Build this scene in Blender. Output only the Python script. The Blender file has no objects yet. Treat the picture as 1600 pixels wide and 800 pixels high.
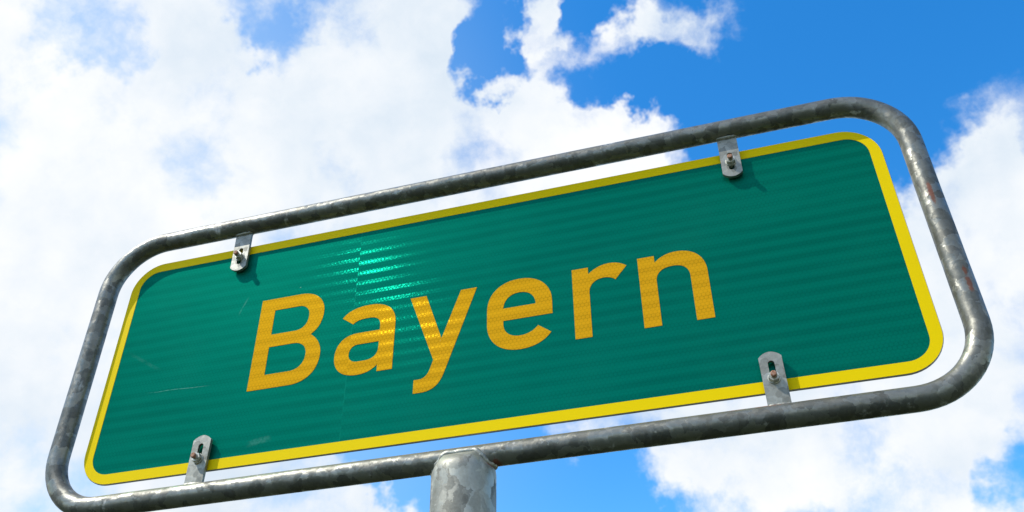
import bpy, bmesh, math, random
from mathutils import Vector, Matrix, noise as mnoise

random.seed(7)
S = bpy.context.scene
COL = S.collection

# ------------------------------------------------------------------ camera
SIGN_Z = 2.36                       # height of the middle of the sign above the ground
YAW, PITCH, ROLL, FPX = -0.2775, 0.6368, -0.0111, 1442.65      # fitted on the sign's straight edges
CAM = Vector((0.3785, -1.0964, SIGN_Z - 0.7583))
FWD = Vector((math.sin(YAW)*math.cos(PITCH), math.cos(YAW)*math.cos(PITCH), math.sin(PITCH)))
r0 = Vector((math.cos(YAW), -math.sin(YAW), 0)); u0 = r0.cross(FWD)
RGT = r0*math.cos(ROLL) + u0*math.sin(ROLL); UPV = -r0*math.sin(ROLL) + u0*math.cos(ROLL)
def ray(px, py):                    # direction through a pixel of the 1600 x 800 photograph
    return (FWD + RGT*((px-800)/FPX) - UPV*((py-400)/FPX)).normalized()
cd = bpy.data.cameras.new('camera'); cam = bpy.data.objects.new('camera', cd); COL.objects.link(cam)
m = Matrix((RGT, UPV, -FWD)).transposed().to_4x4(); m.translation = CAM; cam.matrix_world = m
cd.sensor_width = 36; cd.lens = FPX/1600*36; cd.clip_start = 0.01; cd.clip_end = 3000
S.camera = cam

# ------------------------------------------------------------------ sun, sky, exposure
SUN = Vector((-1.6, -1.0, 2.35)).normalized()
sl = bpy.data.lights.new('sun', 'SUN'); sl.energy = 2.5; sl.angle = math.radians(0.53); sl.color = (1, .96, .89)
so = bpy.data.objects.new('sun', sl); COL.objects.link(so); so.location = (-4, -3, 8)
so.rotation_euler = SUN.to_track_quat('Z', 'Y').to_euler()
vs = S.view_settings
S.display_settings.display_device = 'sRGB'
vs.view_transform = 'Standard'; vs.look = 'None'; vs.exposure = 0.8; vs.gamma = 1; vs.use_curve_mapping = False

class NT:                           # small helper for writing node trees
    def __init__(s, tree): s.t = tree
    def n(s, kind, ins=(), **kw):
        o = s.t.nodes.new(kind)
        for k, v in kw.items(): setattr(o, k, v)
        items = ins.items() if isinstance(ins, dict) else enumerate(ins)
        for k, v in items:
            if v is None: continue
            if isinstance(v, bpy.types.NodeSocket): s.t.links.new(v, o.inputs[k])
            else: o.inputs[k].default_value = v
        return o
    def math(s, op, a, b=None, c=None, clamp=False):
        return s.n('ShaderNodeMath', [a, b, c], operation=op, use_clamp=clamp).outputs[0]
    def vec(s, op, a, b=None, out=0):
        return s.n('ShaderNodeVectorMath', [a, b], operation=op).outputs[out]
    def scale(s, a, f):
        return s.n('ShaderNodeVectorMath', {0: a, 'Scale': f}, operation='SCALE').outputs[0]
    def mapr(s, v, a, b, c=0., d=1., interp='SMOOTHSTEP'):
        return s.n('ShaderNodeMapRange', {'Value': v, 'From Min': a, 'From Max': b, 'To Min': c, 'To Max': d}, interpolation_type=interp).outputs[0]
    def mix(s, f, a, b, blend='MIX'):
        o = s.n('ShaderNodeMix', data_type='RGBA', blend_type=blend)
        for k, v in ((0, f), (6, a), (7, b)):
            if isinstance(v, bpy.types.NodeSocket): s.t.links.new(v, o.inputs[k])
            else: o.inputs[k].default_value = v if k == 0 else (*v[:3], 1)
        return o.outputs[2]
    def noise(s, v, scale, detail=4, rough=.5, dist=0., out=0):
        return s.n('ShaderNodeTexNoise', {'Vector': v, 'Scale': scale, 'Detail': detail, 'Roughness': rough, 'Distortion': dist}).outputs[out]

W = bpy.data.worlds.new('World'); S.world = W; W.use_nodes = True
W.node_tree.nodes.clear()

# the cloud field: x, y in the photograph -> a direction of the sky; radius in the same pixels; amount
BLOBS = [
 (130,230,520,.85),(520,250,360,.80),(40,640,560,1.0),(100,740,160,.4),(180,250,150,.3),(800,290,250,.60),(885,205,150,.75),(990,240,120,.80),(600,30,170,.50),(680,50,110,.40),
 (846,26,65,1.25),(955,60,80,.72),(1040,50,95,.85),(1125,50,80,.60),(890,70,60,.45),
 (1075,140,40,.35),(1150,225,50,.3),(1010,300,120,.4),
 (1590,420,180,.66),(1680,540,330,.36),(1450,400,170,.70),(1470,600,230,.42),(1545,235,50,.30),(1480,300,70,.40),(1610,330,110,.4),
 (1010,725,120,.70),(900,695,110,.75),(1150,690,190,.75),(1440,820,160,.95),(1330,700,190,.50),(580,835,130,1.2),(430,820,160,.9),
 (100,22,75,-.42),(190,60,80,-.40),(375,5,70,-.50),(400,50,60,-.40),(440,82,70,-.66),(470,0,60,-.45),(790,66,75,-1.1),(742,108,65,-.9),(768,145,45,-.8),
 (945,120,85,-.9),(1030,130,70,-.6),(905,15,60,-.9),(515,150,55,-.62),(235,330,60,-.60),(180,112,55,-.5),(230,225,60,-.30),(660,205,55,-.30),(720,70,45,-.3),
 (600,705,90,-.9),(740,720,120,-.8),(950,815,130,-.9),(1280,820,90,-.5),(1600,770,80,-.6),(1530,430,110,-.2),
 (1110,150,120,-.35),(1330,180,200,-.4),
]
BASE = -.48
q = NT(W.node_tree)
co = q.n('ShaderNodeTexCoord').outputs['Generated']
w1 = q.vec('SUBTRACT', q.noise(co, 9., 5, .62, out=1), (.5, .5, .5))
wd = q.vec('ADD', co, q.scale(w1, .16))
acc = None
for x, y, r, a in BLOBS:
    rad = r/FPX*1.22
    v = q.mapr(q.vec('DISTANCE', wd, tuple(ray(x, y)), out=1), rad, rad*.15, 0., a)
    acc = v if acc is None else q.math('ADD', acc, v)
local = q.math('ADD', q.math('MINIMUM', acc, .92), BASE)
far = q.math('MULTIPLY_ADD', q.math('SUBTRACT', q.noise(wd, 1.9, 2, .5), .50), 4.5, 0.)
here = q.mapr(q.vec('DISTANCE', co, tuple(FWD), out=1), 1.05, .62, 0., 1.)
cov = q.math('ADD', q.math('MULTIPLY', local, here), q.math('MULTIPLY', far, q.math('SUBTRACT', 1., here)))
def billow(v):                      # fractal noise with a wide and a fine octave band
    return q.math('SUBTRACT', q.noise(v, 7.5, 9, .60), .5)
fb = billow(q.vec('ADD', co, q.scale(w1, .03)))
fl = billow(q.vec('ADD', q.vec('ADD', co, q.scale(w1, .03)), tuple(SUN*.03)))
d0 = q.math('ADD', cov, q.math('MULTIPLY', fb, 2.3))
sky = q.n('ShaderNodeTexSky', sky_type='NISHITA', sun_disc=False, sun_elevation=math.asin(SUN.z),
          sun_rotation=math.atan2(SUN.x, SUN.y) % (2*math.pi), altitude=400, air_density=1.0, dust_density=.6, ozone_density=1.6)
blue = q.n('ShaderNodeHueSaturation', {'Saturation': 1.42, 'Value': 1.14, 'Color': sky.outputs[0]}).outputs[0]
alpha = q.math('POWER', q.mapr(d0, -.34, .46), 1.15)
edge = q.mapr(q.math('SUBTRACT', fb, fl), -.22, .22)
thick = q.mapr(d0, .2, .9)
soft = q.noise(co, 4.2, 4, .55)
lum = q.math('ADD', q.math('MULTIPLY_ADD', edge, .10, .92), q.math('MULTIPLY', thick, -.03))
lum = q.math('ADD', lum, q.math('MULTIPLY', q.math('SUBTRACT', soft, .5), .36))
lum = q.math('MINIMUM', lum, 1.02)
ccol = q.mix(q.mapr(lum, .80, 1.06), (.82, .95, 1.09), (.99, 1.0, 1.01))
ccol = q.scale(ccol, q.math('MULTIPLY', lum, 3.85))
veil = q.mapr(q.vec('DISTANCE', co, tuple(ray(60, 420)), out=1), .62, .1, 0., .45)      # thin high haze
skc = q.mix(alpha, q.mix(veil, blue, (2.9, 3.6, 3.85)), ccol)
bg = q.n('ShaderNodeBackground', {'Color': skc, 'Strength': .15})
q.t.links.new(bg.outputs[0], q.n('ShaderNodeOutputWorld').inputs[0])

# ------------------------------------------------------------------ materials
def material(name):
    mt = bpy.data.materials.new(name); mt.use_nodes = True; mt.node_tree.nodes.clear()
    k = NT(mt.node_tree); out = k.n('ShaderNodeOutputMaterial')
    return mt, k, lambda s: k.t.links.new(s, out.inputs[0])
def bump(k, h, strength, dist, normal=None):
    return k.n('ShaderNodeBump', {'Height': h, 'Strength': strength, 'Distance': dist, 'Normal': normal}).outputs[0]

def obj_coord(k): return k.n('ShaderNodeTexCoord').outputs['Object']

def galvanised(name, base=.46, spangle=42., rust=(), stretch=(1, 1, 1), con=.36, r0=.52, r1=.40, facets=.11, dull=.38):
    mt, k, fin = material(name)
    co = obj_coord(k)
    wob = k.vec('ADD', co, k.scale(k.vec('SUBTRACT', k.noise(co, 60., 3, .6, out=1), (.5, .5, .5)), .022))
    wob = k.vec('MULTIPLY', wob, stretch)
    v1 = k.n('ShaderNodeTexVoronoi', {'Vector': wob, 'Scale': spangle, 'Randomness': 1.})
    v2 = k.n('ShaderNodeTexVoronoi', {'Vector': wob, 'Scale': spangle*2.3})
    c1 = k.n('ShaderNodeSeparateColor', [v1.outputs['Color']]).outputs[0]
    c2 = k.n('ShaderNodeSeparateColor', [v2.outputs['Color']]).outputs[1]
    big = k.noise(co, 14., 5, .6)
    fine = k.noise(co, 260., 4, .6)
    t = k.math('ADD', k.math('MULTIPLY', k.mapr(c1, .1, .9), .50), k.math('MULTIPLY', c2, .22))
    t = k.math('ADD', t, k.math('MULTIPLY', big, .3))
    t = k.math('ADD', t, k.math('MULTIPLY', k.math('SUBTRACT', fine, .5), .3))
    val = k.mapr(t, .15, .9, base*(1-con), base*(1+con), 'LINEAR')
    colr = k.n('ShaderNodeCombineColor', [k.math('MULTIPLY', val, 1.03), k.math('MULTIPLY', val, 1.03), k.math('MULTIPLY', val, .88)]).outputs[0]
    chalk = k.mapr(k.noise(k.vec('MULTIPLY', co, (1, 1, .45)), 38., 6, .65), .60, .72)
    colr = k.mix(k.math('MULTIPLY', chalk, .65), colr, (.66, .66, .62))
    grime = k.mapr(k.noise(co, 22., 6, .7), .56, .72)
    colr = k.mix(k.math('MULTIPLY', grime, .45), colr, (.16, .15, .11))
    rm = None
    for cx, cy, cz, rx, ry, rz in rust:
        dv = k.vec('MULTIPLY', k.vec('SUBTRACT', co, (cx, cy, cz)), (1/rx, 1/ry, 1/rz))
        ln = k.math('ADD', k.vec('LENGTH', dv, out=1), k.math('MULTIPLY', k.math('SUBTRACT', k.noise(co, 190., 5, .7), .5), 1.6))
        s = k.mapr(ln, 1., .55)
        rm = s if rm is None else k.math('MAXIMUM', rm, s)
    metal, rough = .95-dull, k.mapr(t, .15, .9, r0, r1, 'LINEAR')
    rough = k.math('ADD', rough, k.math('MULTIPLY', chalk, .2), clamp=True)
    if rm is not None:
        colr = k.mix(k.math('MULTIPLY', rm, .9), colr, (.17, .055, .025))
        metal = k.math('MULTIPLY', k.math('SUBTRACT', 1., rm), .95-dull)
    metal = k.math('MULTIPLY', k.math('SUBTRACT', 1., k.math('MULTIPLY', chalk, .6)), metal)
    nrm = bump(k, k.math('ADD', k.math('MULTIPLY', fine, .5), k.math('ADD', k.math('MULTIPLY', c1, .12), k.math('MULTIPLY', big, .3))), .3, .0008)
    turn = k.vec('ADD', k.vec('SUBTRACT', v1.outputs['Color'], (.5, .5, .5)), k.scale(k.vec('SUBTRACT', v2.outputs['Color'], (.5, .5, .5)), .8))
    nrm = k.vec('NORMALIZE', k.vec('ADD', nrm, k.scale(turn, facets)))      # every zinc crystal lies at its own angle
    p = k.n('ShaderNodeBsdfPrincipled', {'Base Color': colr, 'Metallic': metal, 'Roughness': rough, 'Specular IOR Level': .3, 'Normal': nrm})
    fin(p.outputs[0]); return mt

# half vectors for the facets of the prismatic sheeting: tilt aimed so the sun's glint lands at a chosen pixel
def facet(px, py):
    v = ray(px, py); t = -CAM.y/v.y; P = CAM + v*t
    return ((CAM-P).normalized() + SUN).normalized()

SEAM = .192
SCRATCHES = [(-.545, -.0555, -.42, -.060, .0009, .32), (-.40, .062, -.385, .10, .002, .16), (-.345, -.172, -.30, -.166, .007, .12), (-.60, .03, -.52, -.02, .004, .05)]
def sheeting(name, colr, cells=True, gloss=(.0, .8, .5), glint=.05, dark=.70):
    """retroreflective prismatic sheeting: honeycomb seals, narrow horizontal facet bands, their sheen partly painted into the colour"""
    mt, k, fin = material(name)
    co = obj_coord(k)
    sp = k.n('ShaderNodeSeparateXYZ', [co]); X, Z = sp.outputs[0], sp.outputs[2]
    wv = k.math('MULTIPLY', k.math('SUBTRACT', k.noise(k.vec('MULTIPLY', co, (2.2, 1, 9.)), 1., 3, .5), .5), .010)
    tile = k.math('FLOOR', k.math('DIVIDE', k.math('ADD', X, SEAM), .30))        # the sheeting is laid in strips
    toff = k.math('MULTIPLY', k.math('MAXIMUM', k.math('MINIMUM', tile, 0.), -1.), .0085)
    band = k.math('SINE', k.math('MULTIPLY', k.math('ADD', k.math('ADD', Z, wv), toff), 2*math.pi/.0200))
    bmask = k.mapr(band, -1., 1.)
    fade = k.mapr(k.noise(k.vec('MULTIPLY', co, (3.5, 1, 16.)), 1., 4, .55), .32, .62)
    # honeycomb out of three wave fronts
    P = .0052; h = None
    for ang in (30, 150, 270):
        a = math.radians(ang)
        ph = k.math('ADD', k.math('MULTIPLY', X, math.cos(a)*2*math.pi/P), k.math('MULTIPLY', Z, math.sin(a)*2*math.pi/P))
        c = k.math('COSINE', ph); h = c if h is None else k.math('ADD', h, c)
    cell = k.mapr(h, -1.5, -.2)                       # 0 on the seal lines
    base = k.mix(k.math('MULTIPLY', k.math('SUBTRACT', 1., k.math('MULTIPLY', bmask, 1.)), k.math('MULTIPLY_ADD', fade, .75, .1)), colr, [c*dark for c in colr])  # dark bands painted in for the facets' view-dependent sheen
    if cells: base = k.mix(k.math('MULTIPLY', k.math('SUBTRACT', 1., cell), k.math('MULTIPLY_ADD', bmask, -.25, .52)), base, [c*.45 for c in colr])
    dust = k.mapr(k.noise(co, 5., 8, .68), .45, .75)
    base = k.mix(k.math('MULTIPLY', dust, .05), base, [min(1, c*1.5+.03) for c in colr])
    speck = k.mapr(k.n('ShaderNodeTexVoronoi', {'Vector': co, 'Scale': 34.}).outputs[0], .06, .035)
    sel = k.mapr(k.noise(co, 9., 2, .5), .60, .64)
    base = k.mix(k.math('MULTIPLY', k.math('MULTIPLY', speck, sel), .5), base, (.6, .7, .6))
    if cells == 2:
        sx = k.math('ABSOLUTE', k.math('ADD', X, SEAM))
        seam = k.math('MULTIPLY', k.mapr(sx, .0010, .0004), k.mapr(k.noise(co, 14., 3, .5), .35, .6))
        base = k.mix(k.math('MULTIPLY', seam, .35), base, [min(1, c*1.9+.01) for c in colr])
        for ax, az, bx, bz, wd_, amt in SCRATCHES:
            L = math.hypot(bx-ax, bz-az); ux, uz = (bx-ax)/L, (bz-az)/L
            al = k.math('ADD', k.math('MULTIPLY', k.math('SUBTRACT', X, ax), ux), k.math('MULTIPLY', k.math('SUBTRACT', Z, az), uz))
            ac = k.math('ABSOLUTE', k.math('ADD', k.math('ADD', k.math('MULTIPLY', k.math('SUBTRACT', X, ax), -uz), k.math('MULTIPLY', k.math('SUBTRACT', Z, az), ux)),
                 k.math('MULTIPLY', k.math('SUBTRACT', k.noise(co, 30., 2, .5), .5), .004)))
            inr = k.math('MULTIPLY', k.mapr(al, 0., L*.3), k.mapr(al, L, L*.7))
            mk = k.math('MULTIPLY', k.math('MULTIPLY', k.mapr(ac, wd_, wd_*.3), inr), k.mapr(k.noise(co, 160., 3, .6), .3, .6))
            base = k.mix(k.math('MULTIPLY', mk, amt), base, (.25, .45, .40))
    lw = k.noise(k.vec('MULTIPLY', co, (3., 1, 6.)), 1., 2, .5)
    nrm = bump(k, cell, .10, .0004)
    nrm = bump(k, lw, .25, .012, nrm)
    body = k.n('ShaderNodeBsdfPrincipled', {'Base Color': base, 'Roughness': .6, 'Specular IOR Level': 0., 'Normal': nrm})
    sheen = k.n('ShaderNodeBsdfGlossy', {'Color': (*gloss, 1), 'Roughness': .36, 'Normal': nrm})
    pr = k.n('ShaderNodeMixShader', [.055, body.outputs[0], sheen.outputs[0]])
    # facets tilted in the bands
    jit = k.scale(k.vec('SUBTRACT', k.noise(co, 420., 2, .5, out=1), (.5, .5, .5)), .10)
    fn = k.vec('NORMALIZE', k.vec('ADD', tuple(facet(592, 432)), jit))
    gl = k.n('ShaderNodeBsdfGlossy', {'Color': (*gloss, 1), 'Roughness': .14, 'Normal': fn})
    fac = k.math('MULTIPLY', k.math('MULTIPLY', k.mapr(band, .1, .8), cell), k.math('MULTIPLY', fade, glint))
    fin(k.n('ShaderNodeMixShader', [fac, pr.outputs[0], gl.outputs[0]]).outputs[0])
    return mt

GREEN = (.0004, .110, .070); YELLOW = (.86, .62, .004); ORANGE = (.70, .335, .010)
M_green = sheeting('green_prismatic_sheeting', GREEN, gloss=(.01, .90, .56), glint=.0017, cells=2)
M_letter = sheeting('amber_prismatic_sheeting', ORANGE, gloss=(1., .66, .02), glint=.006, dark=.86)
# border: smooth printed film
M_border, k, fin = material('yellow_border_film')
co = obj_coord(k)
c = k.mix(k.math('MULTIPLY', k.mapr(k.noise(co, 8., 6, .6), .4, .8), .2), YELLOW, (.78, .55, .005))
fin(k.n('ShaderNodeBsdfPrincipled', {'Base Color': c, 'Roughness': .42, 'Specular IOR Level': .08, 'Specular Tint': (1, .85, .1, 1), 'Normal': bump(k, k.noise(co, 30., 3, .5), .1, .001)}).outputs[0])
M_alu, k, fin = material('bare_aluminium_sheet')
co = obj_coord(k)
v = k.mapr(k.noise(k.vec('MULTIPLY', co, (4, 4, 120)), 1., 4, .6), .3, .7, .38, .52)
fin(k.n('ShaderNodeBsdfPrincipled', {'Base Color': k.n('ShaderNodeCombineColor', [v, v, v]).outputs[0], 'Metallic': .85, 'Roughness': .5}).outputs[0])
M_seam, k, fin = material('sheeting_seam')
fin(k.n('ShaderNodeBsdfPrincipled', {'Base Color': (.02, .22, .16, 1), 'Roughness': .35}).outputs[0])

W2, H2 = .625, .2053                # half size of the panel
TX, TZ, TR, TY = W2+.0382, H2+.0388, .0158, -.0105      # tube axis, its radius, how far it stands before the panel
PR = .0429                          # post radius
M_tube = galvanised('galvanised_frame_tube', .175, 58., con=.42, r1=.36, facets=.14, dull=.30, rust=[
    (TX-.002, TY-TR, .045, .004, .02, .022), (TX+.004, TY-TR, -.105, .004, .02, .016), (TX+.004, TY-TR, -.085, .003, .02, .008),
    (.40, TY-.006, -TZ+TR, .03, .014, .006), (.36, TY-.006, -TZ+TR, .02, .012, .005), (.455, TY-.004, -TZ+TR, .02, .012, .004),
    (.046, TY, -TZ-TR, .010, .02, .010)], stretch=(1, 1, 1))
M_post = galvanised('galvanised_post', .31, 38., con=.52, r0=.62, r1=.5, facets=.12, dull=.25, rust=[(.041, TY-.01, -TZ-.016, .007, .02, .006)], stretch=(1, 1, .6))
M_plate = galvanised('galvanised_bracket_plate', .27, 70., r0=.6, r1=.5, facets=.06, dull=.25)
M_weld = galvanised('galvanised_weld_bead', .36, 120.)
M_bolt = galvanised('zinc_nut', .42, 200.)
M_rust, k, fin = material('rusty_bolt_end')
co = obj_coord(k)
fin(k.n('ShaderNodeBsdfPrincipled', {'Base Color': k.mix(k.mapr(k.noise(co, 400., 4, .6), .35, .65), (.30, .12, .06), (.42, .26, .18)), 'Roughness': .8,
    'Metallic': .2, 'Normal': bump(k, k.noise(co, 900., 3, .6), .6, .001)}).outputs[0])
M_ground, k, fin = material('meadow_ground')
co = obj_coord(k)
c = k.mix(k.mapr(k.noise(co, .9, 8, .65), .35, .7), (.030, .046, .011), (.052, .056, .019))
c = k.mix(k.mapr(k.noise(co, .07, 4, .6), .5, .7), c, (.027, .042, .010))
fin(k.n('ShaderNodeBsdfPrincipled', {'Base Color': c, 'Roughness': .95, 'Normal': bump(k, k.noise(co, 18., 8, .7), .8, .06)}).outputs[0])
M_grass, k, fin = material('grass_blades')
rnd = k.noise(obj_coord(k), 6., 4, .6)
fin(k.n('ShaderNodeBsdfPrincipled', {'Base Color': k.mix(k.mapr(rnd, .35, .65), (.035, .075, .012), (.085, .105, .025)), 'Roughness': .6}).outputs[0])

# ------------------------------------------------------------------ setting
def add(name, me, mat, parent=None, smooth=False, loc=None):
    o = bpy.data.objects.new(name, me); COL.objects.link(o)
    if mat: me.materials.append(mat)
    if smooth:
        for p in me.polygons: p.use_smooth = True
    if parent: o.parent = parent
    if loc: o.location = loc
    return o
def mesh(name, v, f):
    me = bpy.data.meshes.new(name); me.from_pydata([tuple(p) for p in v], [], f); me.update(); return me
def from_bm(name, bm, recalc=True):
    if recalc: bmesh.ops.recalc_face_normals(bm, faces=bm.faces)
    me = bpy.data.meshes.new(name); bm.to_mesh(me); bm.free(); return me

def ground_z(x, y):
    d = math.hypot(x, y)
    return (mnoise.noise(Vector((x*.25, y*.25, 0)))*.05 + mnoise.noise(Vector((x*.02, y*.02, 3)))*.8*min(1, d/60))*min(1, max(0, d-.3)/2)
bm = bmesh.new()
rings = [0]+[.35*1.24**i for i in range(42)]
NA = 64; prev = None
for i, r in enumerate(rings):
    if r == 0: cur = [bm.verts.new((0, 0, 0))]
    else: cur = [bm.verts.new((r*math.cos(a*2*math.pi/NA), r*math.sin(a*2*math.pi/NA), ground_z(r*math.cos(a*2*math.pi/NA), r*math.sin(a*2*math.pi/NA)))) for a in range(NA)]
    if prev:
        for a in range(NA):
            b = (a+1) % NA
            if len(prev) == 1: bm.faces.new((prev[0], cur[a], cur[b]))
            else: bm.faces.new((prev[a], cur[a], cur[b], prev[b]))
    prev = cur
gnd = add('ground', from_bm('ground', bm), M_ground, smooth=True); gnd['kind'] = 'structure'
gv, gf = [], []
for i in range(9000):
    r = .06+5.5*math.sqrt(random.random())*random.random()**.4; a = random.random()*2*math.pi
    x, y = r*math.cos(a), r*math.sin(a); z = ground_z(x, y)-.01
    h = random.uniform(.06, .22); t = random.random()*math.pi*2; w = random.uniform(.002, .0045)
    dx, dy = math.cos(t), math.sin(t); lx, ly = -dy*h*random.uniform(.1, .6), dx*h*random.uniform(.1, .6)
    n = len(gv)
    gv += [(x-dx*w, y-dy*w, z), (x+dx*w, y+dy*w, z), (x-dx*w*.8+lx*.35, y-dy*w*.8+ly*.35, z+h*.6), (x+dx*w*.8+lx*.35, y+dy*w*.8+ly*.35, z+h*.6), (x+lx, y+ly, z+h)]
    gf += [(n, n+1, n+3, n+2), (n+2, n+3, n+4)]
gr = add('grass', mesh('grass', gv, gf), M_grass); gr['kind'] = 'stuff'
gr['label'] = 'rough green meadow grass around the foot of the sign post'; gr['category'] = 'grass'

# ------------------------------------------------------------------ the sign
sign = bpy.data.objects.new('place_name_sign', None); COL.objects.link(sign)
sign.location = (0, 0, 0)
sign['label'] = 'green place name sign reading Bayern, yellow rim, galvanised tube frame on a single post'
sign['category'] = 'road sign'
UP = (0, 0, SIGN_Z)                 # the parts are drawn round the middle of the panel

def rrect(w, h, r, seg=14):         # rounded rectangle, anticlockwise seen from the front (-y)
    pts = []
    for cx, cz, a0 in ((w-r, h-r, 0), (-w+r, h-r, 90), (-w+r, -h+r, 180), (w-r, -h+r, 270)):
        for i in range(seg+1):
            a = math.radians(a0+90*i/seg); pts.append((cx+r*math.cos(a), cz+r*math.sin(a)))
    return pts
def slab(name, loops, y_front, y_back, mat, parent, rim=0.0):
    """a flat sheet with holes: outlines in x, z, filled and given thickness"""
    cu = bpy.data.curves.new(name, 'CURVE'); cu.dimensions = '2D'; cu.fill_mode = 'BOTH'; cu.extrude = (y_back-y_front)/2
    for lp in loops:
        s = cu.splines.new('POLY'); s.points.add(len(lp)-1); s.use_cyclic_u = True
        for p, (x, z) in zip(s.points, lp): p.co = (x, z, 0, 1)
    t = bpy.data.objects.new('outline', cu); COL.objects.link(t)
    bpy.context.view_layer.update()
    me = bpy.data.meshes.new_from_object(t.evaluated_get(bpy.context.evaluated_depsgraph_get()))
    bpy.data.objects.remove(t); bpy.data.curves.remove(cu)
    me.transform(Matrix.Translation((0, (y_front+y_back)/2, 0)) @ Matrix.Rotation(math.pi/2, 4, 'X'))
    me.name = name; me.materials.clear()
    return add(name, me, mat, parent)

# panel: aluminium sheet with a softly rounded front edge
outer = rrect(W2, H2, .056)
bm = bmesh.new(); rows = []
for w, y in ((W2-.0009, 0.), (W2-.0002, .0005), (W2, .0012), (W2, .0026), (W2-.0004, .003)):
    d = W2-w
    rows.append([bm.verts.new((x, y, z)) for x, z in rrect(W2-d, H2-d, .056-d)])
for a, b in zip(rows, rows[1:]):
    for i in range(len(a)): bm.faces.new((a[i], a[(i+1) % len(a)], b[(i+1) % len(a)], b[i]))
bm.faces.new(rows[0]); bm.faces.new(rows[-1])
panel = add('panel', from_bm('panel', bm), M_alu, sign, loc=UP)
IB = .0172
slab('green_face', [rrect(W2-IB+.004, H2-IB+.004, .036)], -.0004, -.0001, M_green, panel)
slab('border', [rrect(W2-.0010, H2-.0010, .055), rrect(W2-IB, H2-IB, .033)], -.0009, -.0002, M_border, panel)

def outline(path):                  # 'L' x z | 'C' x1 z1 x2 z2 x z, all in millimetres on the panel
    pts = []
    for s in path:
        if len(s) == 2: pts.append(s)
        else:
            p0 = pts[-1]; p1, p2, p3 = s[0:2], s[2:4], s[4:6]
            for i in range(1, 15):
                t = i/14; u = 1-t
                pts.append(tuple(u**3*p0[j]+3*u*u*t*p1[j]+3*u*t*t*p2[j]+t**3*p3[j] for j in (0, 1)))
    return [(x/1000, z/1000) for x, z in pts]
LETTERS = [
 [[(-358,84),(-288,84),(-261,84,-243.5,66,-243.5,43),(-243.5,26,-249,12,-262,3.5),(-248,-6,-241,-20,-241,-35),(-241,-63,-258,-82,-288,-82),(-358,-82)],
  [(-332,61),(-289,61),(-277,61,-269,52,-269,40),(-269,24,-277,15,-291,15),(-332,15)],
  [(-332,-8),(-289,-8),(-275,-8,-266,-18,-266,-31),(-266,-48,-276,-57.5,-292,-57.5),(-332,-57.5)]],
 [[(-209,22),(-200,34,-185,39.5,-165,39.5),(-136,39.5,-119.5,25,-119.5,0),(-119.5,-82),(-144,-82),(-144,-70),(-152,-79,-163,-83,-176,-83),
   (-200,-83,-216,-70,-216,-46),(-216,-23,-202,-9.5,-180,-9.5),(-144.5,-9.5),(-144.5,-1),(-144.5,9,-150,15.5,-164,15.5),(-177,15.5,-185,14,-190,8)],
  [(-144.5,-30),(-178,-30),(-187,-30,-192.5,-36,-192.5,-45),(-192.5,-54,-187,-60,-177,-60),(-166,-60),(-152,-60,-144.5,-53,-144.5,-40)]],
 [[(-97,37.5),(-71,37.5),(-43.5,-43),(-15,37.5),(10.5,37.5),(-38,-103),(-45,-122,-56,-129,-73,-129),(-84,-129),(-84,-107),(-77,-107),(-68,-107,-63,-102,-59.5,-92),(-55,-78)]],
 [[(126.5,-31),(126.5,-8),(126.5,20,107,39.5,77,39.5),(47,39.5,27,20,27,-10),(27,-34),(27,-64,47,-83,77,-83),(97,-83,113,-76,123.5,-62),(104.5,-47.5),
   (97,-56,88,-60,77,-60),(61,-60,52,-50,52,-36),(52,-31)],
  [(52,-9.5),(53,6,63,15,77,15),(92,15,101,6,101.5,-9.5)]],
 [[(158,38),(182.5,38),(182.5,26),(192,35,203,39.5,215,39.5),(224,39.5,233,36,239.5,30),(222,9),(217,13.5,211,15.5,205,15.5),(192,15.5,182.5,7,182.5,-7),(182.5,-81.5),(158,-81.5)]],
 [[(256,38),(280.5,38),(280.5,26),(289,35,300,39.5,313,39.5),(337,39.5,353,24,353,-2),(353,-81),(328.5,-81),(328.5,-6),(328.5,8,320,15.5,306,15.5),
   (291,15.5,280.5,8,280.5,-6),(280.5,-81),(256,-81)]],
]
for ch, lt in zip('Bayern', LETTERS):
    o = slab('letter', [outline(p) for p in lt], -.0008, -.0003, M_letter, panel)
    o['label'] = 'amber letter %s of the word Bayern' % ch

# tube frame: one bent and closed tube
bm = bmesh.new(); path = []
CR = .093
base = rrect(TX, TZ, CR, 16)
for i, p in enumerate(base):        # extra rings along the straights
    q2 = base[(i+1) % len(base)]; L = math.hypot(q2[0]-p[0], q2[1]-p[1]); n = max(1, int(L/.03))
    for j in range(n): path.append(Vector((p[0]+(q2[0]-p[0])*j/n, TY, p[1]+(q2[1]-p[1])*j/n)))
NS = 40; rows = []
for i, p in enumerate(path):
    t = (path[(i+1) % len(path)]-path[i-1]).normalized(); yb = Vector((0, 1, 0)); o_ = t.cross(yb).normalized()
    row = []
    for s in range(NS):
        a = s*2*math.pi/NS; dirv = o_*math.cos(a)+yb*math.sin(a)
        rr = TR*(1+.010*mnoise.noise((p+dirv*TR)*24))
        row.append(bm.verts.new(p+dirv*rr))
    rows.append(row)
for i in range(len(rows)):
    a, b = rows[i], rows[(i+1) % len(rows)]
    for s in range(NS): bm.faces.new((a[s], a[(s+1) % NS], b[(s+1) % NS], b[s]))
frame = add('tube_frame', from_bm('tube_frame', bm), M_tube, sign, True, UP)

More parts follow.
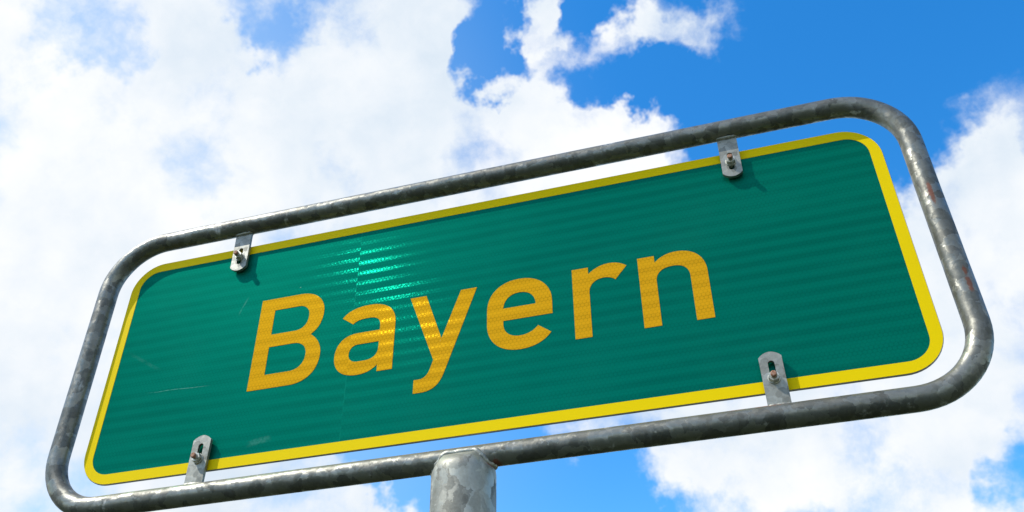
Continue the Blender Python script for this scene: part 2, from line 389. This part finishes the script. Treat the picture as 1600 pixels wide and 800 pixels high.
# post: round tube whose head is coped onto the frame tube
def head(a):                        # where the wall at angle a meets the frame tube
    x = PR*math.sin(a); front = math.cos(a)                # front > 0 faces the viewer
    e = min(1, abs(x)/PR)
    if e < .5: ang = 8
    else:
        tt = (e-.5)/.5; ang = 8-98*tt**1.3              # round the tube from upper front to its underside
    ra = math.radians(ang); sgn = -1 if front >= 0 else 1
    return Vector((x*(.96 if e < .9 else 1), TY+sgn*TR*1.03*max(0.02, math.cos(ra)), -TZ+TR*1.03*math.sin(ra)))
bm = bmesh.new(); NP = 72; rows = []
z_sh = -TZ-TR-.012
for zi in [-SIGN_Z-.35, -SIGN_Z, -1.6, -1.2, -.9, -.7, -.55, -.45, -.38, -.33, z_sh-.02, z_sh]:
    rows.append([bm.verts.new((PR*math.sin(a*2*math.pi/NP), TY-PR*math.cos(a*2*math.pi/NP), zi)) for a in range(NP)])
for st in range(1, 11):
    t = st/10; row = []
    for a in range(NP):
        an = a*2*math.pi/NP; top = head(an); b0 = Vector((PR*math.sin(an), TY-PR*math.cos(an), z_sh))
        f = t**2.4
        row.append(bm.verts.new((b0.x+(top.x-b0.x)*f, b0.y+(top.y-b0.y)*f, b0.z+(top.z-b0.z)*t)))
    rows.append(row)
for a, b in zip(rows, rows[1:]):
    for i in range(NP): bm.faces.new((a[i], a[(i+1) % NP], b[(i+1) % NP], b[i]))
post = add('post', from_bm('post', bm), M_post, sign, True, UP)

def bead(name, pts, rad, parent, closed=False, mat=M_weld, sub=10, rip=.08):
    bm = bmesh.new(); rows = []; n = len(pts)
    for i, p in enumerate(pts):
        t = (pts[(i+1) % n if closed else min(n-1, i+1)] - pts[i-1 if (closed or i) else 0]).normalized()
        e1 = t.cross(Vector((0.13, 1, .21))).normalized(); e2 = t.cross(e1)
        r = rad*(1+rip*math.sin(i*1.9)+.3*mnoise.noise(p*160))
        if not closed: r *= min(1, .25+min(i, n-1-i)*.35)
        rows.append([bm.verts.new(p+(e1*math.cos(s*2*math.pi/sub)+e2*math.sin(s*2*math.pi/sub))*r) for s in range(sub)])
    for i in range(n if closed else n-1):
        a, b = rows[i], rows[(i+1) % n]
        for s in range(sub): bm.faces.new((a[s], a[(s+1) % sub], b[(s+1) % sub], b[s]))
    if not closed: bm.faces.new(rows[0]); bm.faces.new(rows[-1])
    return add(name, from_bm(name, bm), mat, parent, True)
bead('weld_bead', [head(i*2*math.pi/90)+Vector((0, 0, .0005)) for i in range(90)], .0042, post, True)

# brackets: slotted plates welded to the tube, the panel bolted behind them
BW, PY0, PY1 = .0146, -.0100, -.0050           # half width, front and back of the plate
def plate_outline(up):
    """tip towards the panel's middle; z measured from the tube axis"""
    pts = [(-BW, .004), (-BW, -(.2441-.1585))]
    for i in range(1, 12):
        t = i/12; x = -BW+2*BW*t; pts.append((x, -(.2441-.1585)-.0075*math.sin(math.pi*t)**.8))
    pts += [(BW, -(.2441-.1585)), (BW, .004)]
    return [(x, z*up) for x, z in pts]
def slot_outline(up, a=-.0800, b=-.0465, r=.0042):
    pts = [(r*math.cos(math.radians(t)), b-r+r*math.sin(math.radians(t))) for t in range(0, 181, 18)]
    pts += [(r*math.cos(math.radians(t)), a+r+r*math.sin(math.radians(t))) for t in range(180, 361, 18)]
    return [(x, z*up) for x, z in pts]
def nut_mesh():
    bm = bmesh.new(); R, hgt, ri = .0072, .0066, .0040; prof = []
    N = 24
    def hexr(a): a = (a+math.pi/6) % (math.pi/3)-math.pi/6; return R*math.cos(math.pi/6)/math.cos(a)
    for rf, y in ((0, 0.), (1, 0.), (1, -hgt*.86), (2, -hgt), (3, -hgt)):
        row = []
        for i in range(N):
            a = i*2*math.pi/N; r = {0: ri, 1: hexr(a), 2: min(hexr(a), R*.90), 3: ri}[rf]
            row.append(bm.verts.new((r*math.cos(a), y, r*math.sin(a))))
        prof.append(row)
    for a, b in zip(prof, prof[1:]):
        for i in range(N): bm.faces.new((a[i], a[(i+1) % N], b[(i+1) % N], b[i]))
    return from_bm('nut', bm)
def lathe(name, prof, N=20):
    bm = bmesh.new(); rows = []
    for r, y in prof: rows.append([bm.verts.new((r*math.cos(i*2*math.pi/N), y, r*math.sin(i*2*math.pi/N))) for i in range(N)])
    for a, b in zip(rows, rows[1:]):
        for i in range(N): bm.faces.new((a[i], a[(i+1) % N], b[(i+1) % N], b[i]))
    bm.faces.new(rows[0]); bm.faces.new(rows[-1])
    return from_bm(name, bm)
NUT = nut_mesh()
WASHER = lathe('washer', [(.0078, 0), (.0080, -.0003), (.0080, -.0012), (.0077, -.0014)])
thr = [(.0065, .020), (.0065, .0155), (.0040, .0150)]
for i in range(24): thr += [(.0040, .0150-.00115*i-.0002), (.0035, .0150-.00115*i-.0007)]
yend = thr[-1][1]; thr += [(.0034, yend-.0006), (.0028, yend-.0010)]
BOLT = lathe('bolt', thr)
TIPM = lathe('bolt_tip', [(.00385, yend+.0030), (.00402, yend+.0020), (.00400, yend-.0006), (.0030, yend-.0016)])
for mm_, mt_ in ((NUT, M_bolt), (WASHER, M_bolt), (BOLT, M_bolt), (TIPM, M_rust)): mm_.materials.append(mt_)
def place(name, me, parent, loc, roty=0, smooth=False):
    o = bpy.data.objects.new(name, me); COL.objects.link(o); o.parent = parent; o.location = loc; o.rotation_euler = (0, roty, 0); return o
for sx, up, bz, tilt in ((-1, 1, .179, -1.2), (1, 1, .179, .6), (-1, -1, -.1885, 1.5), (1, -1, -.190, -1.0)):
    bx = .4135*sx
    br = slab('bracket', [plate_outline(up), slot_outline(up)], PY0, PY1, M_plate, sign)
    br.location = (bx, 0, SIGN_Z+TZ*up); br.rotation_euler = (0, math.radians(tilt*.6), 0)
    bv = br.modifiers.new('edge', 'BEVEL'); bv.width = .0006; bv.segments = 2; bv.limit_method = 'ANGLE'
    lz = bz-TZ*up
    place('washer', WASHER, br, (0, PY0, lz))
    place('nut', NUT, br, (0, PY0-.0014, lz), random.random())
    b = place('bolt', BOLT, br, (0, PY0-.0015, lz))
    place('bolt_end', TIPM, br, (0, PY0-.0015, lz))
    # fillet welds where the plate meets the tube, before and behind
    for sy, yy in ((-1, PY0), (1, PY1)):
        zz = math.sqrt(max(0, TR**2-(yy-TY)**2))
        bead('weld_bead', [Vector((-BW*1.08+2.16*BW*i/16, yy+sy*.0006, -up*(zz-.0006))) for i in range(17)], .0032, br)
